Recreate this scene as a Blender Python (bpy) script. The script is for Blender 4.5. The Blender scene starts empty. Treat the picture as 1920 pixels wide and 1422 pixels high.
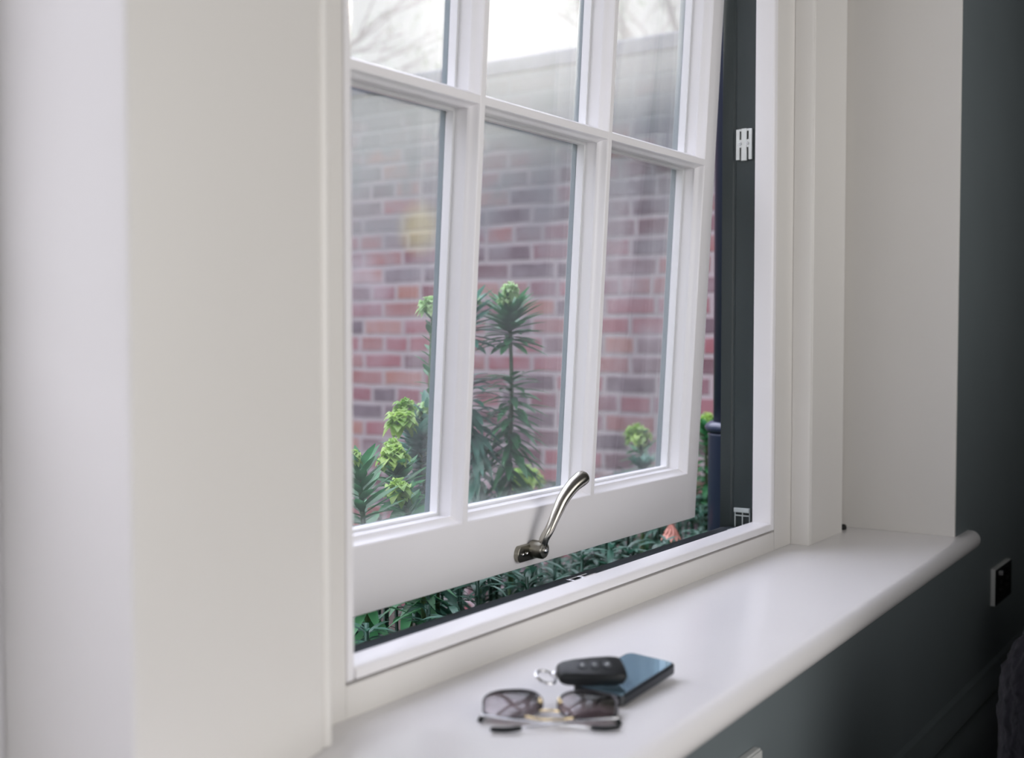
import bpy, bmesh, math, random
from mathutils import Vector, Matrix
random.seed(7)
PI = math.pi
K = 1.3                 # metres per plan unit
FLOOR = 0.80            # eye height above the floor, plan units
C = bpy.context.scene.collection
S = bpy.context.scene
def W(x, y, z):         # plan unit (eye height = 0) -> world metres
    return Vector((x*K, y*K, (z+FLOOR)*K))

# ------------------------------------------------------------------ camera
cam_d = bpy.data.cameras.new('camera'); cam = bpy.data.objects.new('camera', cam_d); C.objects.link(cam)
yaw, pit = math.radians(55.5), math.atan(83/2200)
fw = Vector((math.sin(yaw)*math.cos(pit), math.cos(yaw)*math.cos(pit), -math.sin(pit)))
rt = Vector((math.cos(yaw), -math.sin(yaw), 0)); up = rt.cross(fw)
cam.matrix_world = Matrix((( rt.x, up.x, -fw.x, 0), (rt.y, up.y, -fw.y, 0), (rt.z, up.z, -fw.z, FLOOR*K), (0, 0, 0, 1)))
cam_d.sensor_fit = 'HORIZONTAL'; cam_d.sensor_width = 36; cam_d.lens = 41.25
cam_d.clip_start = 0.02; cam_d.clip_end = 200
cam_d.dof.use_dof = True; cam_d.dof.focus_distance = 1.52*K; cam_d.dof.aperture_fstop = 2.9
S.camera = cam

# ------------------------------------------------------------------ world, sun, added fill lights, exposure
wd = bpy.data.worlds.new('sky'); S.world = wd; wd.use_nodes = True
nt = wd.node_tree; nt.nodes.clear()
o_ = nt.nodes.new('ShaderNodeOutputWorld'); bg = nt.nodes.new('ShaderNodeBackground')
tc = nt.nodes.new('ShaderNodeTexCoord'); sx = nt.nodes.new('ShaderNodeSeparateXYZ'); rp = nt.nodes.new('ShaderNodeValToRGB')
nt.links.new(tc.outputs['Generated'], sx.inputs[0]); nt.links.new(sx.outputs['Z'], rp.inputs[0])
e = rp.color_ramp.elements
e[0].position = 0.0; e[0].color = (.41, .41, .42, 1)
e[1].position = 1.0; e[1].color = (4.3, 4.3, 5.2, 1)
m_ = e.new(.30); m_.color = (.42, .42, .432, 1); m_ = e.new(.42); m_.color = (1.75, 1.74, 1.95, 1)
nt.links.new(rp.outputs[0], bg.inputs[0]); bg.inputs[1].default_value = 1.0
nt.links.new(bg.outputs[0], o_.inputs[0])

sun_d = bpy.data.lights.new('sun', 'SUN'); sun = bpy.data.objects.new('sun', sun_d); C.objects.link(sun)
sun_d.energy = 3.6; sun_d.angle = math.radians(3.0); sun_d.color = (1, .95, .86)
sd = fw + rt*((935-960)/2200) + up*((711-5)/2200)
sun.rotation_euler = sd.to_track_quat('Z', 'Y').to_euler()
sun.location = W(3.5, 2.6, 2.6)

def area(name, loc, look, wx, wy, power, col):
    d = bpy.data.lights.new(name, 'AREA'); o = bpy.data.objects.new(name, d); C.objects.link(o)
    d.shape = 'RECTANGLE'; d.size = wx*K; d.size_y = wy*K; d.energy = power; d.color = col
    o.location = W(*loc); o.rotation_euler = (-Vector(look)).to_track_quat('Z', 'Y').to_euler()
    return o
area('fill_light_side', (-1.5, -.45, .10), (1, .30, -.04), .7, .8, 9.5, (.96, .97, 1))  # added fill from the left; the wall there has no window
bl = area('fill_light_back', (1.08, -.85, .08), (.06, 1, -.05), 1.6, 1.2, 10.4, (1, .975, .955)); bl.data.spread = math.radians(122)  # added soft fill hanging mid-room, stands for no real source

S.view_settings.view_transform = 'Standard'; S.view_settings.look = 'None'
S.view_settings.gamma = 1.0; S.view_settings.use_curve_mapping = False
S.view_settings.exposure = 0.77
S.cycles.use_denoising = True
S.cycles.max_bounces = 12; S.cycles.transparent_max_bounces = 24
S.cycles.sample_clamp_indirect = 6

# ------------------------------------------------------------------ materials
def mat(name, col, rough=.5, metal=0, spec=.5, noise=0, nscale=20, bump=0, coat=0, sheen=0):
    m = bpy.data.materials.new(name); m.use_nodes = True
    n = m.node_tree.nodes; l = m.node_tree.links; b = n['Principled BSDF']
    b.inputs['Base Color'].default_value = (*col, 1); b.inputs['Roughness'].default_value = rough
    b.inputs['Metallic'].default_value = metal; b.inputs['Specular IOR Level'].default_value = spec
    b.inputs['Coat Weight'].default_value = coat; b.inputs['Sheen Weight'].default_value = sheen
    if noise or bump:
        t = n.new('ShaderNodeTexCoord'); x = n.new('ShaderNodeTexNoise')
        x.inputs['Scale'].default_value = nscale; x.inputs['Detail'].default_value = 4
        l.new(t.outputs['Object'], x.inputs['Vector'])
        if noise:
            r = n.new('ShaderNodeMixRGB'); r.blend_type = 'MIX'
            r.inputs[1].default_value = (*[c*(1-noise) for c in col], 1); r.inputs[2].default_value = (*[min(1, c*(1+noise)) for c in col], 1)
            l.new(x.outputs['Fac'], r.inputs[0]); l.new(r.outputs[0], b.inputs['Base Color'])
        if bump:
            u = n.new('ShaderNodeBump'); u.inputs['Strength'].default_value = bump; u.inputs['Distance'].default_value = .002
            l.new(x.outputs['Fac'], u.inputs['Height']); l.new(u.outputs[0], b.inputs['Normal'])
    return m
M = {}
M['cream'] = mat('cream_paint', (.74, .72, .69), .38, noise=.01, nscale=6, bump=.03)
M['white'] = mat('white_gloss_paint', (.85, .835, .85), .28, noise=.01, nscale=8, bump=.03)
M['sill'] = mat('sill_paint', (.80, .785, .79), .22, noise=.012, nscale=9, bump=.03)
M['slate'] = mat('slate_wall_paint', (.140, .166, .176), .6, noise=.08, nscale=5, bump=.05)
M['slate_trim'] = mat('slate_trim_paint', (.125, .147, .155), .32, noise=.05, nscale=9)
M['jamb'] = mat('dark_green_paint', (.030, .042, .044), .42, noise=.08, nscale=12)
M['outer'] = mat('outer_sash_paint', (.085, .135, .150), .4, noise=.06, nscale=12)
M['sill_out'] = mat('outer_sill_paint', (.018, .026, .032), .75, spec=.15, noise=.1, nscale=12)
M['navy'] = mat('navy_pipe_paint', (.022, .032, .060), .30, noise=.08, nscale=10)
M['room'] = mat('room_wall_paint', (.20, .20, .20), .7, noise=.02, nscale=4)
M['ceil'] = mat('ceiling_paint', (.5, .5, .5), .8, noise=.01, nscale=4)
M['nickel'] = mat('brushed_nickel', (.47, .45, .40), .24, 1, noise=.05, nscale=40)
M['nickel_dark'] = mat('aged_nickel', (.30, .285, .24), .30, 1, noise=.10, nscale=40)
M['gunmetal'] = mat('gunmetal', (.09, .085, .09), .3, 1, noise=.05, nscale=40)
M['chrome'] = mat('chrome', (.80, .80, .82), .10, 1, noise=.02, nscale=30)
M['gold'] = mat('pale_gold', (.80, .66, .42), .22, 1, noise=.03, nscale=30)
M['plastic'] = mat('black_plastic', (.008, .010, .012), .42, spec=.3, noise=.1, nscale=60, bump=.06)
M['button'] = mat('button_rubber', (.03, .034, .04), .5, noise=.1, nscale=60)
M['icon'] = mat('button_print', (.45, .47, .48), .5, noise=.02)
M['phone'] = mat('phone_shell', (.010, .013, .018), .3, noise=.1, nscale=50)
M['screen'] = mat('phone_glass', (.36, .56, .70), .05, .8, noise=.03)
M['steel'] = mat('steel_bracket', (.70, .72, .71), .42, .55, noise=.05, nscale=50)
M['clear'] = mat('clear_plastic', (.55, .60, .60), .25, noise=.1, nscale=50)
M['rubber'] = mat('black_rubber', (.01, .01, .01), .7, noise=.1)
M['socket'] = mat('black_nickel', (.012, .013, .014), .15, .6, noise=.1, nscale=20)
M['socket_edge'] = mat('pale_socket_edge', (.55, .56, .55), .4, noise=.03)
M['fur'] = mat('dark_plush', (.007, .0066, .0085), .95, spec=.08, noise=.6, nscale=160, bump=.8, sheen=.04)
M['wood'] = mat('dark_wood', (.03, .02, .014), .4, noise=.3, nscale=12)
M['floor'] = mat('oak_floor', (.07, .05, .035), .45, noise=.25, nscale=8)
M['soil'] = mat('soil', (.035, .026, .020), .95, noise=.5, nscale=25, bump=.8)
M['stone'] = mat('coping_stone', (.085, .095, .115), .85, noise=.35, nscale=14, bump=.5)
M['render'] = mat('house_brick', (.24, .13, .11), .9, noise=.3, nscale=20)
M['bark'] = mat('bark', (.22, .20, .18), .9, noise=.3, nscale=20)
M['pink'] = mat('pink_petal', (.52, .24, .18), .6, noise=.15, nscale=60)

def leafmat(name, c1, c2, tr=.35):
    m = bpy.data.materials.new(name); m.use_nodes = True
    n = m.node_tree.nodes; l = m.node_tree.links; b = n['Principled BSDF']; out = n['Material Output']
    t = n.new('ShaderNodeTexCoord'); x = n.new('ShaderNodeTexNoise'); x.inputs['Scale'].default_value = 22
    l.new(t.outputs['Object'], x.inputs['Vector'])
    r = n.new('ShaderNodeValToRGB'); r.color_ramp.elements[0].position = .35; r.color_ramp.elements[1].position = .65
    r.color_ramp.elements[0].color = (*c1, 1); r.color_ramp.elements[1].color = (*c2, 1)
    l.new(x.outputs['Fac'], r.inputs[0]); l.new(r.outputs[0], b.inputs['Base Color']); b.inputs['Roughness'].default_value = .42
    tl = n.new('ShaderNodeBsdfTranslucent'); l.new(r.outputs[0], tl.inputs[0])
    mx = n.new('ShaderNodeMixShader'); mx.inputs[0].default_value = tr
    l.new(b.outputs[0], mx.inputs[1]); l.new(tl.outputs[0], mx.inputs[2]); l.new(mx.outputs[0], out.inputs[0])
    return m
M['leaf'] = leafmat('spurge_leaf', (.034, .165, .060), (.080, .28, .115))
M['leaf_blue'] = leafmat('spurge_leaf_blue', (.050, .175, .115), (.14, .32, .25))
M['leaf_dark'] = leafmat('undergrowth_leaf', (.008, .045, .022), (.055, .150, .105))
M['tree_leaf'] = leafmat('tree_leaf', (.22, .25, .20), (.36, .38, .34), .4)
M['stem'] = leafmat('spurge_stem', (.07, .15, .06), (.13, .22, .09), .1)
M['lime'] = leafmat('spurge_flower', (.20, .40, .06), (.44, .62, .16), .45)
M['lime2'] = leafmat('spurge_flower_pale', (.26, .46, .16), (.50, .68, .34), .45)

def glass_mat():
    m = bpy.data.materials.new('window_glass'); m.use_nodes = True
    n = m.node_tree.nodes; l = m.node_tree.links; n.clear()
    out = n.new('ShaderNodeOutputMaterial')
    g = n.new('ShaderNodeNewGeometry'); d = n.new('ShaderNodeVectorMath'); d.operation = 'DOT_PRODUCT'
    l.new(g.outputs['Incoming'], d.inputs[0]); l.new(g.outputs['Normal'], d.inputs[1])
    def mth(op, a, b=None):
        k = n.new('ShaderNodeMath'); k.operation = op
        for i, v in enumerate((a, b)):
            if v is None: continue
            if isinstance(v, (int, float)): k.inputs[i].default_value = v
            else: l.new(v, k.inputs[i])
        return k.outputs[0]
    c = mth('ABSOLUTE', d.outputs['Value']); q = mth('POWER', mth('SUBTRACT', 1.0, c), 5.0)
    f = mth('ADD', mth('MULTIPLY', q, .958), .042)
    tr = n.new('ShaderNodeBsdfTransparent'); tr.inputs[0].default_value = (.985, .992, .99, 1)
    gl = n.new('ShaderNodeBsdfGlossy'); gl.inputs['Roughness'].default_value = 0.0
    mx = n.new('ShaderNodeMixShader'); l.new(f, mx.inputs[0]); l.new(tr.outputs[0], mx.inputs[1]); l.new(gl.outputs[0], mx.inputs[2])
    l.new(mx.outputs[0], out.inputs[0])
    v = n.new('ShaderNodeVolumeScatter'); v.inputs['Density'].default_value = HAZE; v.inputs['Anisotropy'].default_value = .46
    v.inputs['Color'].default_value = (.96, .95, 1, 1)
    v2 = n.new('ShaderNodeVolumeScatter'); v2.inputs['Density'].default_value = .36; v2.inputs['Anisotropy'].default_value = .93
    av = n.new('ShaderNodeAddShader'); l.new(v.outputs[0], av.inputs[0]); l.new(v2.outputs[0], av.inputs[1])
    l.new(av.outputs[0], out.inputs['Volume'])
    return m
HAZE = 10.5
M['glass'] = glass_mat()

def lens_mat():
    m = bpy.data.materials.new('tinted_lens'); m.use_nodes = True
    n = m.node_tree.nodes; l = m.node_tree.links; n.clear(); out = n.new('ShaderNodeOutputMaterial')
    t = n.new('ShaderNodeTexCoord'); s = n.new('ShaderNodeSeparateXYZ'); l.new(t.outputs['Generated'], s.inputs[0])
    r = n.new('ShaderNodeValToRGB'); r.color_ramp.elements[0].color = (.36, .27, .28, 1); r.color_ramp.elements[1].color = (.016, .010, .013, 1)
    r.color_ramp.elements[0].position = .1; r.color_ramp.elements[1].position = .80
    l.new(s.outputs['X'], r.inputs[0])
    tr = n.new('ShaderNodeBsdfTransparent'); l.new(r.outputs[0], tr.inputs[0])
    gl = n.new('ShaderNodeBsdfGlossy'); gl.inputs['Roughness'].default_value = .02
    mx = n.new('ShaderNodeMixShader'); mx.inputs[0].default_value = .10
    l.new(tr.outputs[0], mx.inputs[1]); l.new(gl.outputs[0], mx.inputs[2]); l.new(mx.outputs[0], out.inputs[0])
    return m
M['lens'] = lens_mat()

LICHEN = (-3.13, 1.66, 0)
def brick_mat():
    m = bpy.data.materials.new('garden_brick'); m.use_nodes = True
    n = m.node_tree.nodes; l = m.node_tree.links; b = n['Principled BSDF']; b.inputs['Roughness'].default_value = .9
    t = n.new('ShaderNodeTexCoord'); s = n.new('ShaderNodeSeparateXYZ'); c = n.new('ShaderNodeCombineXYZ')
    l.new(t.outputs['Object'], s.inputs[0]); l.new(s.outputs['Y'], c.inputs[0]); l.new(s.outputs['Z'], c.inputs[1])
    w = n.new('ShaderNodeTexNoise'); w.inputs['Scale'].default_value = 6; l.new(c.outputs[0], w.inputs['Vector'])
    wv = n.new('ShaderNodeVectorMath'); wv.operation = 'SCALE'; wv.inputs['Scale'].default_value = .014; l.new(w.outputs['Color'], wv.inputs[0])
    ad = n.new('ShaderNodeVectorMath'); ad.operation = 'ADD'; l.new(c.outputs[0], ad.inputs[0]); l.new(wv.outputs[0], ad.inputs[1])
    k = n.new('ShaderNodeTexBrick'); l.new(ad.outputs[0], k.inputs['Vector'])
    k.inputs['Scale'].default_value = 1; k.inputs['Brick Width'].default_value = .225; k.inputs['Row Height'].default_value = .075
    k.inputs['Mortar Size'].default_value = .0105; k.inputs['Mortar Smooth'].default_value = .3
    k.inputs['Color1'].default_value = (0, 0, 0, 1); k.inputs['Color2'].default_value = (1, 1, 1, 1); k.inputs['Mortar'].default_value = (.5, .5, .5, 1)
    k.offset = .5; k.squash = .62; k.squash_frequency = 3
    r = n.new('ShaderNodeValToRGB'); l.new(k.outputs['Color'], r.inputs[0]); r.color_ramp.interpolation = 'CONSTANT'
    cols = [(0, (.10, .040, .048)), (.14, (.22, .050, .062)), (.28, (.070, .042, .054)), (.42, (.22, .070, .062)), (.54, (.15, .050, .064)),
            (.66, (.18, .042, .056)), (.78, (.085, .048, .060)), (.9, (.27, .105, .075))]
    r.color_ramp.elements[0].color = (*cols[0][1], 1); r.color_ramp.elements[1].position = cols[1][0]; r.color_ramp.elements[1].color = (*cols[1][1], 1)
    for p, q in cols[2:]:
        z = r.color_ramp.elements.new(p); z.color = (*q, 1)
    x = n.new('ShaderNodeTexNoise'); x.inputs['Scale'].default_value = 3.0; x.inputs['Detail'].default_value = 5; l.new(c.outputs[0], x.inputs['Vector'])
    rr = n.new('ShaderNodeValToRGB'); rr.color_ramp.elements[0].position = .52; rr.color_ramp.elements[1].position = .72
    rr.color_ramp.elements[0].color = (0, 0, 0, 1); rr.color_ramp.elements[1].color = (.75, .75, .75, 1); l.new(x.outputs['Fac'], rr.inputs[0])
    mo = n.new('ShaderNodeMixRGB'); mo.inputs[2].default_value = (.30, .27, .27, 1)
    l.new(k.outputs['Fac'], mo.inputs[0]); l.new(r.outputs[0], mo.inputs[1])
    hz = n.new('ShaderNodeMapRange'); hz.inputs[1].default_value = .55; hz.inputs[2].default_value = 1.9; hz.inputs[3].default_value = .16; hz.inputs[4].default_value = .62  # paler with height: the bright sun veil painted into the brick colour
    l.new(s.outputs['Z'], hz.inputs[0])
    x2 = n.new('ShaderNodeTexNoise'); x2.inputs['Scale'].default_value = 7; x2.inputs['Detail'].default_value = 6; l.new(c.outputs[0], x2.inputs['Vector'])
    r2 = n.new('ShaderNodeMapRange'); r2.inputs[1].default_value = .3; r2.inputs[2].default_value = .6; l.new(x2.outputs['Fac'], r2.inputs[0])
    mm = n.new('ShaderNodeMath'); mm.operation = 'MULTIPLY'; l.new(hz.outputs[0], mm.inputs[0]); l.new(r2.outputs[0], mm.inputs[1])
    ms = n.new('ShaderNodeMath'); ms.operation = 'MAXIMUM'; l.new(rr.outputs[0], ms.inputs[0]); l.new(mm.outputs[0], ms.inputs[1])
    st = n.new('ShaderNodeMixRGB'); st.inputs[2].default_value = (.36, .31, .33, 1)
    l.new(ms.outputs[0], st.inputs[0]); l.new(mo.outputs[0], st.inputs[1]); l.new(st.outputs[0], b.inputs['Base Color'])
    # grey-green weathering along the top courses and one patch of yellow lichen
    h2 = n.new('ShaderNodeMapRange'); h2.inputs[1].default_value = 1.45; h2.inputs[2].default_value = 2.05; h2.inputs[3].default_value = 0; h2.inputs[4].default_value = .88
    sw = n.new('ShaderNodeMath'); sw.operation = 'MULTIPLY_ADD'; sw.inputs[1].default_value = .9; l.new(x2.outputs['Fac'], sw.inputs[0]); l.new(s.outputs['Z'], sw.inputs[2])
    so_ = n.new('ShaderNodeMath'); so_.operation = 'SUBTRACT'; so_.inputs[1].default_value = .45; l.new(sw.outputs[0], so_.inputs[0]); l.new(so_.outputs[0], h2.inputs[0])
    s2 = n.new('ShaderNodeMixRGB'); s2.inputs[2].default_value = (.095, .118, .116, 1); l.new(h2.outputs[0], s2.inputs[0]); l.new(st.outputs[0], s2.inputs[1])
    dl = n.new('ShaderNodeVectorMath'); dl.operation = 'DISTANCE'; dl.inputs[1].default_value = LICHEN; l.new(ad.outputs[0], dl.inputs[0])
    ml_ = n.new('ShaderNodeMapRange'); ml_.inputs[1].default_value = .05; ml_.inputs[2].default_value = .14; ml_.inputs[3].default_value = .38; ml_.inputs[4].default_value = 0; l.new(dl.outputs['Value'], ml_.inputs[0])
    s3 = n.new('ShaderNodeMixRGB'); s3.inputs[2].default_value = (.55, .47, .16, 1); l.new(ml_.outputs[0], s3.inputs[0]); l.new(s2.outputs[0], s3.inputs[1])
    l.new(s3.outputs[0], b.inputs['Base Color'])
    u = n.new('ShaderNodeBump'); u.inputs['Strength'].default_value = .6; u.inputs['Distance'].default_value = .006; u.invert = True
    l.new(k.outputs['Fac'], u.inputs['Height']); l.new(u.outputs[0], b.inputs['Normal'])
    return m
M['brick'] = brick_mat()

# ------------------------------------------------------------------ mesh helpers (plan units in, metres out)
ORG = {}
def empty(name, base, label=None, cat=None, group=None, kind=None):
    o = bpy.data.objects.new(name, None); C.objects.link(o); o.empty_display_size = .05
    o.location = W(*base); ORG[o.name] = W(*base)
    return tag(o, label, cat, group, kind)
def tag(o, label=None, cat=None, group=None, kind=None):
    for k_, v in (('label', label), ('category', cat), ('group', group), ('kind', kind)):
        if v: o[k_] = v
    return o
class MB:
    def __init__(s, xf=None):
        s.v = []; s.f = []; s.xf = xf
    def add(s, vs, fs):
        k = len(s.v); s.v += [s.xf(*p) if s.xf else tuple(p) for p in vs]; s.f += [tuple(i+k for i in q) for q in fs]; return s
    def box(s, x0, x1, y0, y1, z0, z1):
        return s.add([(x, y, z) for z in (z0, z1) for y in (y0, y1) for x in (x0, x1)],
                     [(0, 2, 3, 1), (4, 5, 7, 6), (0, 1, 5, 4), (2, 6, 7, 3), (0, 4, 6, 2), (1, 3, 7, 5)])
    def prism(s, pts, axis, a, b):
        n = len(pts); f = {'x': lambda p, t: (t, p[0], p[1]), 'y': lambda p, t: (p[0], t, p[1]), 'z': lambda p, t: (p[0], p[1], t)}[axis]
        return s.add([f(p, a) for p in pts]+[f(p, b) for p in pts],
                     [tuple(range(n))[::-1], tuple(range(n, 2*n))]+[(i, (i+1) % n, n+(i+1) % n, n+i) for i in range(n)])
    def tube(s, path, rad, n=10, cap=True, flat=None):
        path = [Vector(p) for p in path]; m = len(path); rad = rad if hasattr(rad, '__len__') else [rad]*m
        vs = []; prev = None
        for i, p in enumerate(path):
            t = (path[min(i+1, m-1)]-path[max(i-1, 0)]).normalized()
            if prev is None:
                a = Vector((0, 0, 1)) if abs(t.z) < .9 else Vector((1, 0, 0)); u = t.cross(a).normalized()
            else:
                u = (prev-t*prev.dot(t)).normalized()
            prev = u; w = t.cross(u); r = rad[i]; r1, r2 = r if hasattr(r, '__len__') else (r, r)
            for j in range(n):
                an = 2*PI*j/n; vs.append(p+u*(r1*math.cos(an))+w*(r2*math.sin(an)))
        fs = [(i*n+j, i*n+(j+1) % n, (i+1)*n+(j+1) % n, (i+1)*n+j) for i in range(m-1) for j in range(n)]
        if cap: fs += [tuple(range(n))[::-1], tuple(range((m-1)*n, m*n))]
        return s.add(vs, fs)
    def loop(s, path, r, n=8):
        path = [Vector(p) for p in path]; m = len(path); vs = []
        nrm = sum(((path[i]-path[0]).cross(path[(i+1) % m]-path[0]) for i in range(m)), Vector()).normalized()
        for i, p in enumerate(path):
            t = (path[(i+1) % m]-path[i-1]).normalized(); u = t.cross(nrm).normalized()
            for j in range(n):
                an = 2*PI*j/n; vs.append(p+u*(r*math.cos(an))+nrm*(r*math.sin(an)))
        return s.add(vs, [(i*n+j, i*n+(j+1) % n, ((i+1) % m)*n+(j+1) % n, ((i+1) % m)*n+j) for i in range(m) for j in range(n)])
    def lathe(s, prof, cx, cy, n=24):
        m = len(prof)
        return s.add([(cx+r*math.cos(2*PI*j/n), cy+r*math.sin(2*PI*j/n), z) for r, z in prof for j in range(n)],
                     [(i*n+j, i*n+(j+1) % n, (i+1)*n+(j+1) % n, (i+1)*n+j) for i in range(m-1) for j in range(n)]+[tuple(range(n))[::-1], tuple(range((m-1)*n, m*n))])
    def disc(s, c, axis, r, h, n=20):
        c = Vector(c); a = Vector(axis).normalized()
        return s.tube([c, c+a*(h*.8), c+a*h], [r, r, r*.86], n)
    def ball(s, c, r, n=8, m=6, sc=(1, 1, 1)):
        c = Vector(c)
        vs = [c+Vector((sc[0]*r*math.sin(PI*i/m)*math.cos(2*PI*j/n), sc[1]*r*math.sin(PI*i/m)*math.sin(2*PI*j/n), sc[2]*r*math.cos(PI*i/m))) for i in range(m+1) for j in range(n)]
        return s.add(vs, [(i*n+j, (i+1)*n+j, (i+1)*n+(j+1) % n, i*n+(j+1) % n) for i in range(m) for j in range(n)])
    def leaf(s, p, d, L, w, droop=.3, fold=.25):
        p = Vector(p); d = Vector(d).normalized(); side = d.cross(Vector((0, 0, 1)))
        side = side.normalized() if side.length > 1e-3 else Vector((1, 0, 0))
        vs = []; k = 5
        for i in range(k):
            t = i/(k-1); c = p+d*(L*t)+Vector((0, 0, -droop*L*t*t)); ww = w*(.28, .85, 1, .75, .06)[i]; n = side.cross(d)
            vs += [c-side*ww+n*(ww*fold), c, c+side*ww+n*(ww*fold)]
        return s.add(vs, [q for i in range(k-1) for q in ((3*i, 3*i+1, 3*i+4, 3*i+3), (3*i+1, 3*i+2, 3*i+5, 3*i+4))])
    def build(s, name, m, parent=None, bevel=0, smooth=False, seg=2, sub=0, **tg):
        root = parent
        while root is not None and root.parent is not None: root = root.parent
        ws = [W(*p) for p in s.v]
        if root is not None: org = ORG[root.name]
        else:
            org = Vector(((min(p.x for p in ws)+max(p.x for p in ws))/2, (min(p.y for p in ws)+max(p.y for p in ws))/2, min(p.z for p in ws)))
        me = bpy.data.meshes.new(name); me.from_pydata([p-org for p in ws], [], s.f)
        b = bmesh.new(); b.from_mesh(me)
        bmesh.ops.remove_doubles(b, verts=b.verts, dist=1e-6)
        if tg.pop('fixn', True): bmesh.ops.recalc_face_normals(b, faces=b.faces)
        b.to_mesh(me); b.free()
        me.materials.append(M[m] if isinstance(m, str) else m)
        o = bpy.data.objects.new(name, me); C.objects.link(o)
        if root is None: o.location = org; ORG[o.name] = org
        else: o.parent = parent
        if smooth or bevel:
            for p in me.polygons: p.use_smooth = True
        if bevel:
            x = o.modifiers.new('bevel', 'BEVEL'); x.width = bevel*K; x.segments = seg; x.limit_method = 'ANGLE'; x.angle_limit = math.radians(40); x.harden_normals = True
        if sub:
            x = o.modifiers.new('sub', 'SUBSURF'); x.levels = sub; x.render_levels = sub
        if tg: tag(o, **tg)
        return o
def spline(pts, n=6):
    P = [Vector(p) for p in pts]; P = [P[0]*2-P[1]]+P+[P[-1]*2-P[-2]]; r = []
    for i in range(1, len(P)-2):
        a, b, c, d = P[i-1:i+3]
        for j in range(n):
            t = j/n; r.append(.5*((2*b)+(c-a)*t+(2*a-5*b+4*c-d)*t*t+(3*b-a-3*c+d)*t**3))
    return r+[P[-2]]
ST = 'structure'

# ------------------------------------------------------------------ room shell
SILL = -.32; TOP = 1.33; CE = 1.42
MB().box(-1.6, 4.3, -3.2, .60, -.86, -.80).build('floor', 'floor', kind=ST)
MB().box(-1.6, 4.3, -3.2, .74, CE, CE+.08).build('ceiling', 'ceil', kind=ST)
w = MB()
w.box(-1.6, 4.3, .4675, .745, -.80, SILL-.032)               # under the sill
w.box(1.922, 4.3, .4675, .745, SILL-.032, CE)                 # right of the window
w.box(-1.6, 1.922, .4675, .745, TOP, CE)                      # above
w.box(-1.6, -.85, .4675, .745, SILL-.032, TOP)               # far left
w.build('wall_front', 'slate', kind=ST)
MB().box(-1.7, -1.6, -3.2, .745, -.80, CE).build('wall_left', 'room', kind=ST)
MB().box(4.3, 4.4, -3.2, .745, -.80, CE).build('wall_right', 'slate', kind=ST)
w = MB().box(-1.6, 4.3, -3.3, -3.2, -.80, CE)
w.build('wall_back', 'room', kind=ST)
prof = [(.4675, -.80), (.449, -.80), (.449, -.640), (.453, -.634), (.453, -.622), (.449, -.616), (.451, -.600), (.457, -.590), (.459, -.580), (.4675, -.576)]
MB().prism(prof, 'x', -1.6, 4.3).build('baseboard_front', 'slate_trim', kind=ST, bevel=.0012)

# window board with a full rounded nose, its front edge a touch out of square
def nose_y(x): return .440+.0275*(x-1.15)
xs = [-.85, .2, .6, 1.0, 1.4, 1.8, 1.9215, 1.9225, 2.00]; R = .0155; vs = []; rows = []
for x in xs:
    yc = nose_y(x) if x > .2 else nose_y(.2)
    r = [(x, .74 if x < 1.922 else .4675, SILL)]
    for i in range(13):
        a = PI/2+PI*i/12; r.append((x, yc+R*math.cos(a), SILL-R+R*math.sin(a)))
    r.append((x, .74 if x < 1.922 else .4675, SILL-2*R)); rows.append(r)
# rounded end return
last = rows[-1]
for k_ in range(1, 7):
    a = PI/2*k_/6; cx = 2.00; q = []
    for (x, y, z) in last:
        dz = z-(SILL-R); rr = math.sqrt(max(0, R*R-dz*dz))
        yc = nose_y(2.0)
        if y >= yc-1e-6 and not (abs(y-yc) < 1e-6): q.append((cx+rr*math.sin(a)*1.0, .4675, z))
        else: q.append((cx+rr*math.sin(a), yc-rr*math.cos(a), z))
    rows.append(q)
b = MB(); n = len(rows[0])
b.add([p for r in rows for p in r], [(i*n+j, i*n+j+1, (i+1)*n+j+1, (i+1)*n+j) for i in range(len(rows)-1) for j in range(n-1)]+[tuple(range(n)), tuple(range((len(rows)-1)*n, len(rows)*n))])
b.build('window_sill', 'sill', smooth=False, label='wide white painted window sill with rounded front edge holding phone and sunglasses', cat='sill')
so = bpy.data.objects['window_sill']
for p in so.data.polygons: p.use_smooth = True
x = so.modifiers.new('es', 'EDGE_SPLIT'); x.split_angle = math.radians(35)

# linings and trims
MB().box(1.916, 1.9218, .4678, .6588, SILL, TOP).build('trim_1', 'cream', kind=ST, bevel=.0008)
ap = [(1.7100, .6588), (1.7100, .634), (1.7125, .6300), (1.7150, .6300), (1.7175, .6335), (1.7205, .6300), (1.849, .6295), (1.8525, .6275), (1.856, .6295), (1.856, .6588)]
MB().prism(ap, 'z', SILL, TOP).build('trim_2', 'cream', kind=ST, bevel=.0008)
pp = [(.6638, .664), (.6638, .638), (.6665, .6335), (.6665, .6285), (.6625, .6255), (.657, .6262), (.654, .6285), (.651, .6240), (.445, .5765), (.4425, .5772), (.4415, .580), (.4415, .745), (.6638, .745)]
MB().prism(pp, 'z', SILL, TOP).build('trim_3', 'cream', kind=ST, bevel=.0015)
# the neighbouring window on the left (only its edge shows)
w2 = empty('window_2', (-.2, .72, SILL), kind=ST)
f = MB(); f.box(.385, .4415, .709, .745, SILL, TOP).box(-.85, -.79, .709, .745, SILL, TOP).box(-.79, .385, .709, .745, SILL, .02).box(-.79, .385, .709, .745, TOP-.05, TOP)  # unseen solid lower panel added to hold back low sky light
f.build('window_frame', 'white', w2, bevel=.003)

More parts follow.
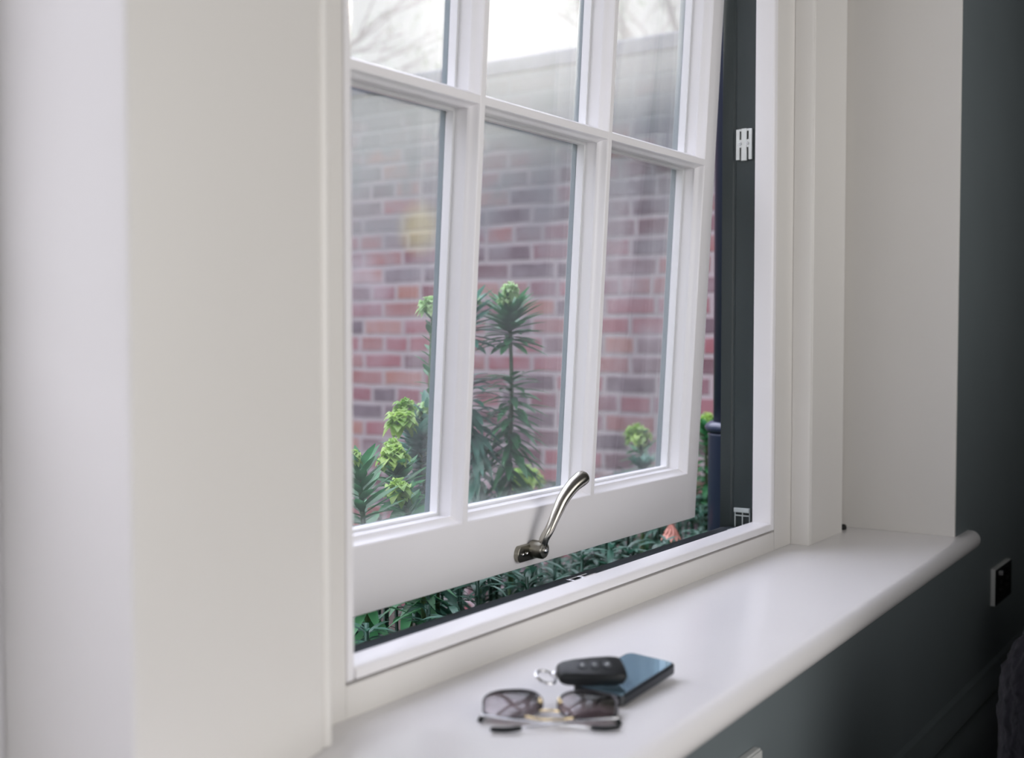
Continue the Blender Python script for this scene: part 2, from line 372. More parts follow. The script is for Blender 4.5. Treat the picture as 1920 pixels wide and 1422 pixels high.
# ------------------------------------------------------------------ the window: fixed frame
w1 = empty('window_1', (1.18, .70, SILL), kind=ST)
f = MB(); ZT = 1.25
f.box(.664, .7160, .659, .690, SILL, TOP); f.box(1.6445, 1.922, .659, .690, SILL, TOP)
f.box(.7160, 1.6445, .659, .690, SILL, -.2918); f.box(.7160, 1.6445, .659, .690, ZT+.014, TOP)
f.build('window_frame', 'cream', w1, bevel=.0012)
def stop(a, b_, vert, lo, hi):
    pr = [(0, 0), (0, .030), (.0110, .030), (.0110, .004), (.0095, .0012), (.0065, 0)]
    m = MB()
    if vert == 'L': m.prism([(.7163+p, .658+q) for p, q in pr], 'z', lo, hi)
    if vert == 'R': m.prism([(1.6417-p, .658+q) for p, q in pr], 'z', lo, hi)
    if vert == 'B': m.prism([(.658+q, -.2886+p) for p, q in pr], 'x', a, b_)
    if vert == 'T': m.prism([(.658+q, ZT+.0114-p) for p, q in pr], 'x', a, b_)
    m.build('stop_bead', 'white', w1, bevel=.0008)
stop(0, 0, 'L', -.2886, ZT+.0114); stop(0, 0, 'R', -.2886, ZT+.0114); stop(.7273, 1.6307, 'B', 0, 0); stop(.7273, 1.6307, 'T', 0, 0)
f = MB()
f.prism([(1.642, .690), (1.642, .722), (1.6435, .7235), (1.6435, .7262), (1.642, .7277), (1.642, .745), (1.70, .745), (1.70, .690)], 'z', SILL, TOP)
f.build('jamb_lining', 'jamb', w1, bevel=.0008)
MB().box(.66, .716, .690, .745, SILL, TOP).build('jamb_lining', 'jamb', w1, bevel=.001)
MB().box(.66, 1.70, .690, .745, ZT+.012, TOP).build('head_lining', 'jamb', w1)
MB().prism([(.690, SILL-.02), (.690, -.289), (.728, -.2895), (.742, -.292), (.79, -.325), (.79, -.345), (.745, -.345)], 'x', .64, 1.72).build('outer_sill', 'sill_out', w1, bevel=.001)
# steel keep on the jamb
kx = 1.642
k1 = MB()
def slot_plate(y0, y1, z0, z1, th):
    m = MB(); yc = (y0+y1)/2; d = (y1-y0)
    ya, yb = y0+d*.27, y0+d*.73; sw = d*.055
    m.box(kx-th, kx, y0, ya-sw, z0, z1); m.box(kx-th, kx, yb+sw, y1, z0, z1); m.box(kx-th, kx, ya+sw, yb-sw, z0-.0015, z1+.0008)
    h = z1-z0
    for yy in (ya, yb):
        m.box(kx-th, kx, yy-sw, yy+sw, z0+h*.40, z0+h*.66); m.box(kx-th, kx, yy-sw, yy+sw, z0+h*.93, z1)
    return m
k1 = slot_plate(.6962, .7212, .2598, .3048, .004).build('hinge_bracket', 'steel', w1, bevel=.0004, label='pale steel slotted bracket')
for yy in (.7030, .7145): MB().disc((kx-.0038, yy, .2835), (-1, 0, 0), .0026, .0012, 14).build('screw', 'chrome', k1)
f = MB(); f.box(kx-.006, kx, .6955, .7200, -.2665, -.2600).box(kx-.003, kx, .6955, .6968, -.289, -.2665).box(kx-.003, kx, .7187, .7200, -.289, -.2665).box(kx-.003, kx, .7068, .7082, -.289, -.2665)
f.box(kx-.003, kx, .6955, .7200, -.2725, -.2705)
f.build('corner_clip', 'clear', w1, bevel=.0005, label='clear plastic clip')
f = MB(); f.box(1.590, 1.642, .7040, .7075, -.2889, -.2870).box(1.600, 1.615, .7100, .7140, -.2889, -.2872)
f.build('corner_plate', 'clear', w1, bevel=.0004)
f = MB(); f.box(1.163, 1.206, .7190, .7215, -.2893, -.2872).box(1.163, 1.166, .7100, .7215, -.2893, -.2872).box(1.182, 1.2150, .7110, .7140, -.2893, -.2872).box(1.186, 1.190, .7110, .7210, -.2893, -.287)
f.build('strike_plate', 'chrome', w1, bevel=.0003, label='bright chrome strike plate')

# ------------------------------------------------------------------ the opened sash
TL = math.radians(3.151); sT, cT = math.sin(TL), math.cos(TL)
def sx_(x, o, v): return (x, .7841-v*sT+o*cT, -.2804+v*cT+o*sT)
sash = empty('window_sash', (1.18, .784, -.2804), 'white gridded sash tilted outward at the bottom of the window', 'window sash')
XL, XR, SH = .7235, 1.6370, 1.515
stl = .0345; B0 = .0700; VM = [1.0428, 1.3213]; HM = [.5363, .9960]; TV = 1.450
TH = .0445; OT = .054; GL = .0280
half = [(.0042, 0), (.0048, .0008), (.0053, .0030), (.0060, .0065), (.0074, .0105), (.0094, .0132), (.0094, .0150), (.0082, .0154), (.0082, .0290), (.0085, .0440), (.0085, TH)]
def stile(x_out, x_in):
    sgn = 1 if x_in > x_out else -1
    pr = [(x_out, TH), (x_out, .0), (x_in, 0)]+[(x_in+sgn*(p-.0042), q) for p, q in half]
    MB(sx_).add([], []) ; m = MB(sx_); n = len(pr)
    m.prism(pr, 'z', 0, SH); o = m.build('stile', 'white', sash, bevel=.0007)
    MB(sx_).prism([(x_out, TH+.0001), (x_in+sgn*.0046, TH+.0001), (x_in+sgn*.0046, OT-.002), (x_in+sgn*.002, OT), (x_out, OT)], 'z', 0, SH).build('outer_face', 'outer', o)
stile(XL, XL+stl); stile(XR, XR-stl)
def rail(v_out, v_in, nm):
    sgn = 1 if v_in > v_out else -1
    pr = [(TH, v_out), (0, v_out), (0, v_in)]+[(q, v_in+sgn*(p-.0042)*1.5) for p, q in half]
    m = MB(sx_); m.prism(pr, 'x', XL+stl, XR-stl); o = m.build(nm, 'white', sash, bevel=.0007)
    MB(sx_).prism([(TH+.0001, v_out), (TH+.0001, v_in+sgn*.0065), (OT-.002, v_in+sgn*.0065), (OT, v_in+sgn*.003), (OT, v_out)], 'x', XL+stl, XR-stl).build('outer_face', 'outer', o)
rail(0, B0, 'bottom_rail'); rail(SH, TV, 'top_rail')
sec = [(p, q) for p, q in half]+[(-p, q) for p, q in half[::-1]]
for xc in VM:
    m = MB(sx_); m.prism([(xc+p, q) for p, q in sec], 'z', B0-.0005, TV+.0005); o = m.build('glazing_bar', 'white', sash, bevel=.0004)
    MB(sx_).prism([(xc-.009, TH+.0001), (xc+.009, TH+.0001), (xc+.009, OT-.003), (xc+.005, OT), (xc-.005, OT), (xc-.009, OT-.003)], 'z', B0, TV).build('outer_face', 'outer', o)
xe = [XL+stl]+VM+[XR-stl]
for vc in HM:
    m = MB(sx_); m.prism([(q+.0002, vc+p) for p, q in sec], 'x', XL+stl-.0005, XR-stl+.0005); o = m.build('glazing_bar', 'white', sash, bevel=.0004)
    MB(sx_).prism([(TH+.0002, vc-.009), (TH+.0002, vc+.009), (OT-.003, vc+.009), (OT-.0002, vc+.005), (OT-.0002, vc-.005), (OT-.003, vc-.009)], 'x', XL+stl, XR-stl).build('outer_face', 'outer', o)
ve = [B0]+HM+[TV]
for i in range(3):
    for j in range(3):
        x0 = xe[i]+(.0078 if i else .0036); x1 = xe[i+1]-(.0078 if i < 2 else .0036)
        v0 = ve[j]+(.0078 if j else .0054); v1 = ve[j+1]-(.0078 if j < 2 else .0054)
        m = MB(sx_); m.box(x0, x1, GL, GL+.003, v0, v1); m.box(x0, x1, GL+.0125, GL+.0155, v0, v1)
        g = m.build('glass_pane', 'glass', sash)
        s_ = MB(sx_); t_ = .004
        s_.box(x0, x0+t_, GL+.0034, GL+.0121, v0, v1).box(x1-t_, x1, GL+.0034, GL+.0121, v0, v1).box(x0+t_, x1-t_, GL+.0034, GL+.0121, v0, v0+t_).box(x0+t_, x1-t_, GL+.0034, GL+.0121, v1-t_, v1)
        s_.build('spacer_bar', 'white', g)
# casement fastener
pl = MB(sx_); pr = []
for i in range(25):
    a = 2*PI*i/24
    if i == 24: break
    pr.append((1.1755+.0250*(1 if math.cos(a) > 0 else -1)+.0075*math.cos(a), .0190+.0100*math.sin(a)))
pl.add([(x, -.0065, v) for x, v in pr]+[(x, 0.0005, v) for x, v in pr], [tuple(range(24)), tuple(range(24, 48))[::-1]]+[(i, (i+1) % 24, 24+(i+1) % 24, 24+i) for i in range(24)])
hd = pl.build('handle', 'nickel_dark', sash, bevel=.0012, label='brushed nickel handle')
MB(sx_).tube([(1.1765, -.004, .0225), (1.1765, -.020, .0225), (1.1765, -.0225, .0225)], [.0106, .0106, .0092], 24).build('pivot', 'nickel_dark', hd, smooth=True, bevel=.0006)
MB(sx_).tube([(1.1765, -.0225, .0225), (1.1765, -.0245, .0225), (1.1765, -.0255, .0225)], [.0038, .0034, .0018], 16).build('screw', 'chrome', hd, smooth=True)
for xx in (1.1535, 1.1620): MB(sx_).tube([(xx, -.0063, .0185), (xx, -.0078, .0185)], [.0024, .0018], 14).build('screw', 'chrome', hd, smooth=True)
path = spline([(1.1770, .7640, -.2520), (1.1765, .7610, -.2440), (1.1800, .7560, -.2330), (1.1880, .7520, -.2160), (1.1990, .7490, -.1990), (1.2150, .7460, -.1850), (1.2310, .7440, -.1775), (1.2390, .7445, -.1752)], 6)
nr = len(path); rad = []
for i in range(nr):
    t = i/(nr-1); a = .0059; b2 = a
    if t > .35: a += (.0040)*min(1, (t-.35)/.5)
    if t > .93: a *= math.sqrt(max(.04, 1-((t-.93)/.07)**2*.9))
    rad.append((a, a*.92))
MB().tube(path, rad, 18).build('arm', 'nickel', hd, smooth=True)

# small black bumper in the corner of the sill
m = MB(); m.lathe([(.0052, SILL), (.0060, SILL+.002), (.0060, SILL+.006), (.0040, SILL+.0085), (.0010, SILL+.009)], 1.888, .638, 16)
m.build('rubber_bumper', 'rubber', smooth=True, label='tiny round black rubber bumper at the back corner of the sill', cat='bumper')

# ------------------------------------------------------------------ sockets on the slate wall
def sock(name, x0, x1, z0, z1, label, face='socket'):
    r = empty(name, ((x0+x1)/2, .467, z0), label, 'socket')
    MB().box(x0, x1, .4595, .4673, z0, z1).build('back_plate', 'socket_edge', r, bevel=.0012)
    MB().box(x0+.0015, x1-.0015, .4570, .4594, z0+.0015, z1-.0015).build('face_plate', face, r, bevel=.001)
    for k_ in (.3, .7):
        xx = x0+(x1-x0)*k_; m = MB(); zc = (z0+z1)/2
        m.box(xx-.002, xx+.002, .4562, .4572, zc+.002, zc+.009); m.box(xx-.009, xx-.004, .4562, .4572, zc-.009, zc-.006); m.box(xx+.004, xx+.009, .4562, .4572, zc-.009, zc-.006)
        m.build('socket_slot', 'rubber', r)
        MB().box(xx-.004, xx+.004, .4535, .4572, z1-.016, z1-.008).build('rocker_switch', 'chrome' if k_ < .5 else 'socket', r, bevel=.0008)
    return r
sock('wall_socket', 2.166, 2.290, -.478, -.412, 'dark double wall socket with pale edge to the right of the sill end')
sock('wall_socket', .994, 1.116, -.4875, -.4205, 'pale wall socket under the sill at the bottom edge of the photo', 'socket_edge')

# ------------------------------------------------------------------ phone
ph = empty('smartphone', (.9235, .5105, SILL), 'black smartphone with reflective screen lying flat on the sill', 'phone')
def rrect(cx, cy, hx, hy, r, n=6):
    return [(cx+sx*(hx-r)+r*math.cos(a), cy+sy*(hy-r)+r*math.sin(a)) for sx, sy, a0 in ((1, 1, 0), (-1, 1, PI/2), (-1, -1, PI), (1, -1, 3*PI/2)) for a in [a0+PI/2*i/n for i in range(n+1)]]
def pt(x, y, z):          # lies a hair higher at its far end, on its camera bump
    return (x, y, z+.0058*(x-.871)/.105+.0026*(y-.485)/.052)
MB().box(.955, .972, .520, .534, SILL+.0002, SILL+.0075).build('camera_bump', 'phone', ph, bevel=.001)
MB(pt).prism(rrect(.9235, .5105, .0525, .0258, .0075), 'z', SILL+.0002, SILL+.0098).build('body', 'phone', ph, bevel=.0018)
MB(pt).prism(rrect(.9235, .5105, .0500, .0235, .006), 'z', SILL+.0097, SILL+.0102).build('screen', 'screen', ph, label='glossy blue-reflecting screen')

# ------------------------------------------------------------------ car key resting on the phone
kc = Vector((.8845, .5245)); ke = Vector((.655, -.756)).normalized(); kf = Vector((-ke.y, ke.x))
KB = SILL+.0126; KT = math.radians(15)
def kx_(x, y, z):
    y, z = y*math.cos(KT)-z*math.sin(KT), (y+.0172)*math.sin(KT)+z*math.cos(KT)
    q = kc+ke*x+kf*y; return (q.x, q.y, KB+z)
key = empty('car_key', (kc.x, kc.y, KB), 'black car key fob with three buttons resting on the phone', 'car key')
outl = [(-.030, -.0095), (-.0285, -.0125), (-.024, -.0142), (.0, -.0165), (.022, -.0172), (.029, -.0155), (.0315, -.011), (.0320, 0), (.0315, .011), (.029, .0160), (.022, .0175), (.004, .0165), (-.014, .0140), (-.026, .0105), (-.0295, .0070), (-.0305, 0)]
ms = MB(kx_); n = len(outl); lev = [(0, .84), (.0025, .96), (.0070, 1.0), (.0105, .95), (.0122, .86)]
ms.add([(x*s, y*s, z) for z, s in lev for x, y in outl], [tuple(range(n))[::-1], tuple(range((len(lev)-1)*n, len(lev)*n))]+[(i*n+j, i*n+(j+1) % n, (i+1)*n+(j+1) % n, (i+1)*n+j) for i in range(len(lev)-1) for j in range(n)])
ms.build('fob_body', 'plastic', key, smooth=True, bevel=.0008)
for i, xx in enumerate((-.0075, .0035, .0145)):
    m = MB(kx_); m.prism([(xx+.0043*math.cos(2*PI*j/16), .0005+.0060*math.sin(2*PI*j/16)) for j in range(16)], 'z', .0121, .0130)
    bt = m.build('button', 'button', key, bevel=.0003)
    m = MB(kx_)
    if i == 0:
        m.box(xx-.0013, xx+.0013, -.001, .0012, .0130, .01315); m.loop([(xx+.0011*math.cos(2*PI*j/10), .0014+.0014*math.sin(2*PI*j/10), .0131) for j in range(10)], .00025, 5)
    elif i == 1:
        m.loop([(xx+.0014*math.cos(2*PI*j/10), .0005+.0014*math.sin(2*PI*j/10), .0131) for j in range(10)], .0003, 5)
    else:
        m.box(xx-.0013, xx+.0013, -.001, .0012, .0130, .01315); m.loop([(xx+.0012+.0011*math.cos(2*PI*j/10), .0014+.0014*math.sin(2*PI*j/10), .0131) for j in range(10)], .00025, 5)
    m.build('icon', 'icon', bt)
MB(kx_).tube([(-.0295, -.003, .006), (-.0345, -.003, .006)], [(.004, .003), (.0035, .0026)], 12).build('key_loop', 'chrome', key, smooth=True)
MB(kx_).loop([(-.0400+.0085*math.cos(2*PI*j/28), -.003+.0085*math.sin(2*PI*j/28), .0035-.0026*math.cos(2*PI*j/28+.4)) for j in range(28)], .0017, 8).build('split_ring', 'chrome', key, smooth=True)

# ------------------------------------------------------------------ sunglasses
gc = Vector((.8005, .5130)); ge = Vector((.515, -.857)).normalized(); gf = Vector((-ge.y, ge.x))
TA = math.radians(15)
def gw(x, y, z):                     # flat on the sill: x across, y away from the brow, z up
    q = gc+ge*x+gf*y; return (q.x, q.y, SILL+z)
def gt(x, y, z):                     # in the leaning plane of the front
    return gw(x, y*math.cos(TA)-z*math.sin(TA), .0055+y*math.sin(TA)+z*math.cos(TA)-.028*0-x*x*1.0)
sg = empty('sunglasses', (gc.x, gc.y, SILL), 'metal framed aviator sunglasses with brown lenses folded on the sill beside the phone', 'sunglasses')
def lens_out(s):
    pts = []
    for i in range(36):
        a = 2*PI*i/36; x = .0260*math.cos(a); y = .0220*math.sin(a)
        r = 1-.055*math.cos(4*a)
        x *= r; y *= r
        if y > 0: x += s*.0030*(y/.0205)
        pts.append((s*.0312+x, .0225+y))
    return pts
for s in (-1, 1):
    o2 = lens_out(s); m = MB(gt); n = len(o2); cx = sum(p[0] for p in o2)/n; cy = sum(p[1] for p in o2)/n
    vs = [(cx+(p[0]-cx)*q, cy+(p[1]-cy)*q, .0035*(1-q*q)) for q in (1, .75, .5, .25) for p in o2]+[(cx, cy, .0035)]
    m.add(vs, [(k*n+i, k*n+(i+1) % n, (k+1)*n+(i+1) % n, (k+1)*n+i) for k in range(3) for i in range(n)]+[(3*n+i, 3*n+(i+1) % n, 4*n) for i in range(n)])
    m.build('lens', 'lens', sg, smooth=True)
    MB(gt).loop([(p[0], p[1], 0) for p in o2], .0012, 8).build('rim', 'gunmetal', sg, smooth=True)
    hg = MB(gt).tube(spline([(s*.0515, .008, 0), (s*.0560, .0055, -.0005), (s*.0575, .003, -.003)], 4), [.0024]*9, 10).build('hinge', 'plastic', sg, smooth=True)
    MB(gt).tube([(s*.0085, .0165, .0035), (s*.0075, .0205, .0060)], [(.0022, .0034), (.0016, .0026)], 10).build('nose_pad', 'gold', sg, smooth=True)
    if s < 0: tp = [(-.0575, .004, .0060), (-.030, -.003, .0045), (.005, -.0085, .0036), (.034, -.0125, .0030)]; tip = [(.034, -.0125, .0030), (.046, -.0140, .0030), (.0575, -.0090, .0028)]
    else: tp = [(.0575, .004, .0060), (.030, -.0045, .0058), (.0, -.0130, .0048), (-.022, -.0185, .0034)]; tip = [(-.022, -.0185, .0034), (-.034, -.0215, .0028), (-.047, -.0205, .0027)]
    t_ = MB(gw).tube(spline(tp, 6), .0010, 8).build('temple', 'chrome', sg, smooth=True)
    k_ = spline(tip, 5); MB(gw).tube(k_, [(.0016, .0016)]+[(.0022, .0022)]*(len(k_)-2)+[(.0014, .0014)], 10).build('temple_tip', 'plastic', t_, smooth=True)
MB(gt).tube(spline([(-.020, .0020, .0005), (-.008, -.0025, .001), (.008, -.0025, .001), (.020, .0020, .0005)], 5), .0012, 8).build('brow_bar', 'gold', sg, smooth=True)
MB(gt).tube(spline([(-.0085, .0100, .0005), (0, .0075, .003), (.0085, .0100, .0005)], 5), .0011, 8).build('bridge', 'gold', sg, smooth=True)

# ------------------------------------------------------------------ plush armchair at the right edge
ac = empty('armchair', (1.85, -.10, -.80), 'dark fuzzy plush armchair at the right edge of the room', 'armchair')
def lump(m, c, h, r=.06, n=14):
    # rounded box with a coarse nap
    c = Vector(c)
    vs = []; fs = []
    def put(u, v, ax, sg):
        p = [0, 0, 0]; p[ax] = sg; p[(ax+1) % 3] = u; p[(ax+2) % 3] = v
        q = Vector([p[i]*h[i] for i in range(3)]); inn = Vector([max(-(h[i]-r), min(h[i]-r, q[i])) for i in range(3)])
        d = (q-inn); d = d.normalized()*r if d.length > 0 else d
        return c+inn+d
    for ax in range(3):
        for sg in (-1, 1):
            k = len(vs)
            for i in range(n+1):
                for j in range(n+1): vs.append(put(-1+2*i/n, -1+2*j/n, ax, sg))
            fs += [(k+i*(n+1)+j, k+(i+1)*(n+1)+j, k+(i+1)*(n+1)+j+1, k+i*(n+1)+j+1) for i in range(n) for j in range(n)]
    m.add(vs, fs); return m
tex = bpy.data.textures.new('nap', 'CLOUDS'); tex.noise_scale = .016; tex.noise_depth = 2
def plush(name, c, h, r):
    o = lump(MB(), c, h, r, 26).build(name, 'fur', ac, smooth=True)
    s1 = o.modifiers.new('sub', 'SUBSURF'); s1.levels = 1; s1.render_levels = 1
    d1 = o.modifiers.new('nap', 'DISPLACE'); d1.texture = tex; d1.strength = .014; d1.mid_level = .5; d1.texture_coords = 'LOCAL'
plush('arm', (1.315, -.03, -.50), (.105, .30, .225), .10)
plush('arm', (2.06, -.03, -.50), (.105, .30, .225), .10)
plush('seat', (1.69, .0, -.58), (.265, .28, .10), .05)
plush('backrest', (1.69, -.34, -.36), (.46, .09, .36), .085)
for xx in (1.30, 2.09):
    for yy in (-.30, .20): MB().tube([(xx, yy, -.80), (xx, yy, -.70)], [.014, .02], 12).build('leg', 'wood', ac, smooth=True)

# ------------------------------------------------------------------ garden
GZ = -.92
MB().box(-6, 14, .74, 14, GZ-.1, GZ).build('ground', 'soil', kind=ST)
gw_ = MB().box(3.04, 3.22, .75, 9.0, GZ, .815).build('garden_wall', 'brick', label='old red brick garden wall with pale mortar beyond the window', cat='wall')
m = MB()
m.prism([(3.035, .815), (3.225, .815), (3.225, .858), (3.218, .864), (3.042, .864), (3.035, .858)], 'y', .75, 9.0)
m.build('coping', 'stone', None, kind=ST, bevel=.006)
cp = bpy.data.objects['coping']; del cp['kind']
cp.parent = gw_; cp.location = ORG[cp.name]-ORG[gw_.name]
m = MB(); m.box(1.72, 3.03, .746, .76, GZ, 1.5).box(.64, 1.72, .746, .76, GZ, -.346).box(.64, 1.72, .746, .76, TOP, 1.5).box(.4415, .64, .746, .76, GZ, 1.5)
m.build('wall_outside', 'render', kind=ST)
# downpipe
dp = empty('downpipe', (1.886, .835, GZ), 'navy painted downpipe with a collar standing beside the dark window jamb', 'downpipe')
px, py = 1.886, .832
MB().lathe([(.034, -.155), (.034, 1.9)], px, py, 32).build('upper_pipe', 'navy', dp, smooth=True)
MB().lathe([(.0425, GZ), (.0425, -.174), (.044, -.1715), (.040, -.169)], px, py, 32).build('lower_pipe', 'navy', dp, smooth=True)
MB().lathe([(.040, -.169), (.046, -.166), (.049, -.160), (.046, -.154), (.040, -.150), (.034, -.150)], px, py, 32).build('collar', 'navy', dp, smooth=True)

def spurge(base, pts, label, leafm, L, nl, heads, wid=.0060, start=.25, droop=.35, seed=0, stems=None, crown=0):
    rnd = random.Random(seed)
    r = empty('spurge_plant', base, label, 'plant', 'spurge plants outside the window')
    for P in [pts]+(stems or []):
        path = spline([base]+P, 8); n = len(path)
        MB().tube(path, [.0060-.0032*i/(n-1) for i in range(n)], 8).build('stem', 'stem', r, smooth=True)
        m = MB()
        for i in range(nl):
            t = start+(1-start)*(i/nl)**.8; q = t*(n-1); k = int(q); c = path[k].lerp(path[min(k+1, n-1)], q-k)
            ax = (path[min(k+1, n-1)]-path[max(k-1, 0)]).normalized()
            if crown and t > .80: continue
            a = i*2.399+rnd.uniform(-.3, .3); up_ = -.35+1.5*max(0, (t-.62)/.38)+rnd.uniform(-.2, .2)
            u = ax.cross(Vector((1, 0, .1))).normalized(); v_ = ax.cross(u)
            d = u*math.cos(a)+v_*math.sin(a)+ax*up_
            m.leaf(c, d, L*rnd.uniform(.75, 1.1)*(1.0 if t < .9 else .8), wid*1.2*rnd.uniform(.8, 1.15), droop*rnd.uniform(.5, 1.4)*(1.2-t))
        for i in range(crown):
            q = i/crown; c = path[-1].lerp(path[-4], (1-q)); a = i*2.399+rnd.uniform(-.2, .2)
            m.leaf(c, (math.cos(a), math.sin(a), -.25+1.5*q+rnd.uniform(-.15, .15)), L*rnd.uniform(.85, 1.1), wid*1.35, .12)
        o = m.build('leaves', leafm, r, smooth=True, fixn=False)
    for (c, rr, mt) in heads:
        m = MB(); c = Vector(c)
        for i in range(64):
            z = 1-2*(i+.5)/64; a = i*2.399; q = math.sqrt(1-z*z); d = Vector((q*math.cos(a), q*math.sin(a), z))
            if d.z < -.75: continue
            p = c+d*rr*rnd.uniform(.55, .95); m.leaf(p-d*rr*.35, d*.8+Vector((rnd.uniform(-.4, .4), rnd.uniform(-.4, .4), rnd.uniform(.1, .7))), rr*.62, rr*.30, .75, .6)
        m.build('flower_head', mt, r, smooth=True, fixn=False)
B = lambda x, y: (x, y, GZ)
# tall stems behind the middle pane
spurge(B(1.70, 1.13), [(1.675, 1.15, -.50), (1.664, 1.15, -.27), (1.672, 1.15, -.10), (1.666, 1.15, .036)], 'tallest spurge stem with a leafy crown behind the middle pane', 'leaf', .070, 190, [((1.646, 1.135, .078), .017, 'lime2'), ((1.636, 1.14, .060), .013, 'lime2')], start=.42, seed=3, droop=.55, crown=72)
spurge(B(1.63, 1.18), [(1.63, 1.19, -.45), (1.625, 1.19, -.25), (1.600, 1.19, -.10), (1.600, 1.19, .040)], 'bluish spurge stem half hidden by the glazing bar left of the tallest one', 'leaf_blue', .066, 200, [((1.605, 1.19, .060), .020, 'lime2')], start=.45, seed=5, droop=.55, crown=50)
spurge(B(1.46, 1.18), [(1.45, 1.17, -.5), (1.452, 1.16, -.2), (1.452, 1.15, .03)], 'slender spurge with a pale round head beside the left glazing bar', 'leaf', .034, 26, [((1.447, 1.15, .046), .022, 'lime2')], start=.80, seed=8, wid=.0045)
# lower left pane
spurge(B(1.40, 1.09), [(1.385, 1.10, -.45), (1.372, 1.10, -.24), (1.350, 1.10, -.15)], 'spurge with two drooping lime heads, highest in the lower left pane', 'leaf_blue', .062, 150, [((1.314, 1.10, -.126), .026, 'lime'), ((1.380, 1.10, -.112), .022, 'lime2'), ((1.335, 1.11, -.105), .018, 'lime')], start=.30, seed=11, stems=[[(1.40, 1.10, -.45), (1.39, 1.10, -.24), (1.380, 1.10, -.12)]])
spurge(B(1.27, 1.04), [(1.275, 1.05, -.50), (1.262, 1.05, -.26), (1.243, 1.05, -.185)], 'dark green spurge with a nodding lime head in the middle of the left pane', 'leaf', .055, 90, [((1.238, 1.05, -.168), .024, 'lime'), ((1.250, 1.06, -.155), .016, 'lime')], start=.30, seed=13)
spurge(B(1.25, .99), [(1.24, .99, -.50), (1.225, .995, -.30), (1.197, 1.00, -.215)], 'short spurge with the lowest lime head in the left pane', 'leaf', .050, 70, [((1.190, 1.0, -.205), .022, 'lime')], start=.30, seed=17)
spurge(B(1.13, 1.0), [(1.13, 1.0, -.50), (1.125, 1.0, -.30), (1.112, 1.0, -.17)], 'leafy spurge against the left edge of the window frame', 'leaf', .062, 120, [((1.100, 1.0, -.152), .014, 'lime')], start=.25, seed=19, droop=.2)
# right pane and the gap
spurge(B(2.14, 1.16), [(2.15, 1.15, -.5), (2.16, 1.15, -.30), (2.135, 1.15, -.215)], 'spurge with a curled green head low in the right pane', 'leaf', .05, 60, [((2.128, 1.15, -.205), .030, 'lime')], start=.4, seed=23)
spurge(B(2.07, 1.10), [(2.06, 1.10, -.5), (2.060, 1.10, -.30), (2.060, 1.10, -.268)], 'small blue-green rosette at the bottom of the right pane', 'leaf_blue', .055, 34, [], start=.93, seed=29, droop=.1, wid=.0062)
spurge(B(1.95, 1.30), [(1.95, 1.3, -.5), (1.945, 1.3, -.32), (1.938, 1.3, -.295)], 'low spurge with a pale lime head right of the tall stems', 'leaf', .045, 50, [((1.938, 1.30, -.284), .034, 'lime'), ((1.985, 1.30, -.295), .018, 'lime')], start=.5, seed=31)
spurge(B(2.36, 1.10), [(2.36, 1.1, -.5), (2.352, 1.1, -.30), (2.350, 1.1, -.20)], 'green spurge showing in the gap between sash and downpipe', 'leaf', .055, 110, [((2.355, 1.1, -.185), .020, 'lime')], start=.2, seed=37)
# pink bloom under the sash
fl = empty('pink_flower', (1.90, .96, GZ), 'drooping salmon pink flower below the right end of the sash', 'flower')
MB().tube(spline([(1.90, .96, GZ), (1.89, .955, -.6), (1.887, .95, -.335)], 6), .003, 8).build('stem', 'stem', fl, smooth=True)
m = MB()
for i in range(11): m.leaf((1.886, .95, -.338), (math.cos(i*.6)*.55, math.sin(i*.6)*.55, -1), .040, .0055, -.1)
m.build('petals', 'pink', fl, smooth=True, fixn=False)
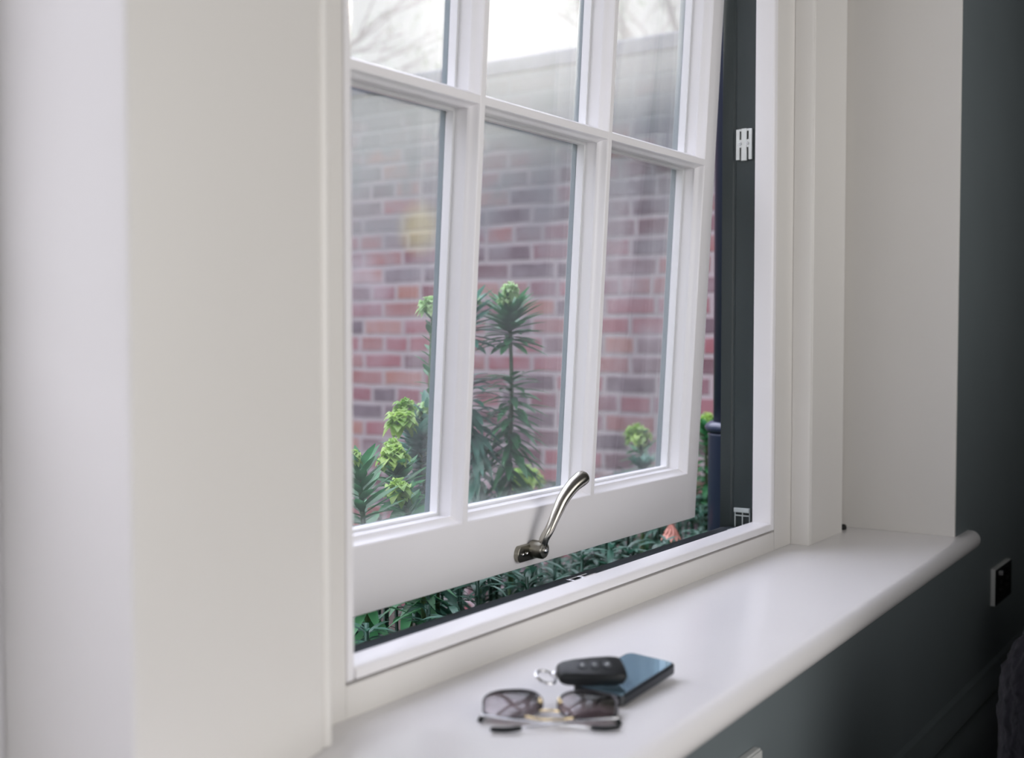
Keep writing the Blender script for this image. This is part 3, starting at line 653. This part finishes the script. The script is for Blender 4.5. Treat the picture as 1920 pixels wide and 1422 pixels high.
# undergrowth: nobody could count it
rnd = random.Random(99); m = MB(); ml = MB()
for i in range(460):
    x = rnd.uniform(.80, 3.0); y = rnd.uniform(.86, 1.22) if i < 330 else rnd.uniform(1.2, 1.7); zt = -.39-.20*(y-.86)*-0.3+rnd.uniform(-.09, .055)
    if y > 1.05: zt += .03 if y < 1.2 else -.06
    if (x-1.886)**2+(y-.832)**2 < .0130: continue
    L = rnd.uniform(.035, .060)
    for k in range(rnd.randint(10, 16)):
        a = k*2.399+rnd.random(); m.leaf((x, y, zt-rnd.random()*.05), (math.cos(a), math.sin(a), rnd.uniform(-.1, 1.0)), L, L*.095, .35)
    m.tube([(x+rnd.uniform(-.03, .03), y, GZ), (x, y, zt)], .0028, 5)
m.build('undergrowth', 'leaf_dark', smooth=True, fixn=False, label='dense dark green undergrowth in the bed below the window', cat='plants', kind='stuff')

# bare trees beyond the garden wall
def tree(name, base, h, label, seed, spread):
    rnd = random.Random(seed); r = empty(name, base, label, 'tree'); m = MB(); lf = MB()
    def grow(p, d, L, rad, lev):
        q = p+d*L; mid = p+d*(L*.5)+Vector((rnd.uniform(-.05, .05), rnd.uniform(-.05, .05), 0))*L
        m.tube([p, mid, q], [rad, rad*.85, rad*.7], 6, cap=False)
        if lev > 2 and rnd.random() < .55:
            for k in range(3): lf.leaf(q+Vector((rnd.uniform(-.12, .12), rnd.uniform(-.12, .12), rnd.uniform(-.1, .1))), (rnd.uniform(-1, 1), rnd.uniform(-1, 1), rnd.uniform(-1, .6)), .085, .022, .2)
        if lev == 5: return
        for i in range(3 if lev else 5):
            dd = (d+Vector((rnd.uniform(-1, 1), rnd.uniform(-1, 1), rnd.uniform(-.3, .6)))*spread).normalized()
            grow(p+d*(L*rnd.uniform(.55, 1)), dd, L*rnd.uniform(.55, .8), rad*.55, lev+1)
    grow(Vector(base), Vector((0, 0, 1)), h*.38, .07, 0)
    m.build('trunk', 'bark', r, smooth=True); lf.build('leaves', 'tree_leaf', r, smooth=True, fixn=False)
tree('bare_tree', (5.2, 6.3, GZ), 4.4, 'bare branched tree over the wall at the upper left pane', 4, .75)
tree('bare_tree', (6.2, 2.9, GZ), 4.2, 'bare twiggy tree over the wall at the upper right pane', 6, .75)
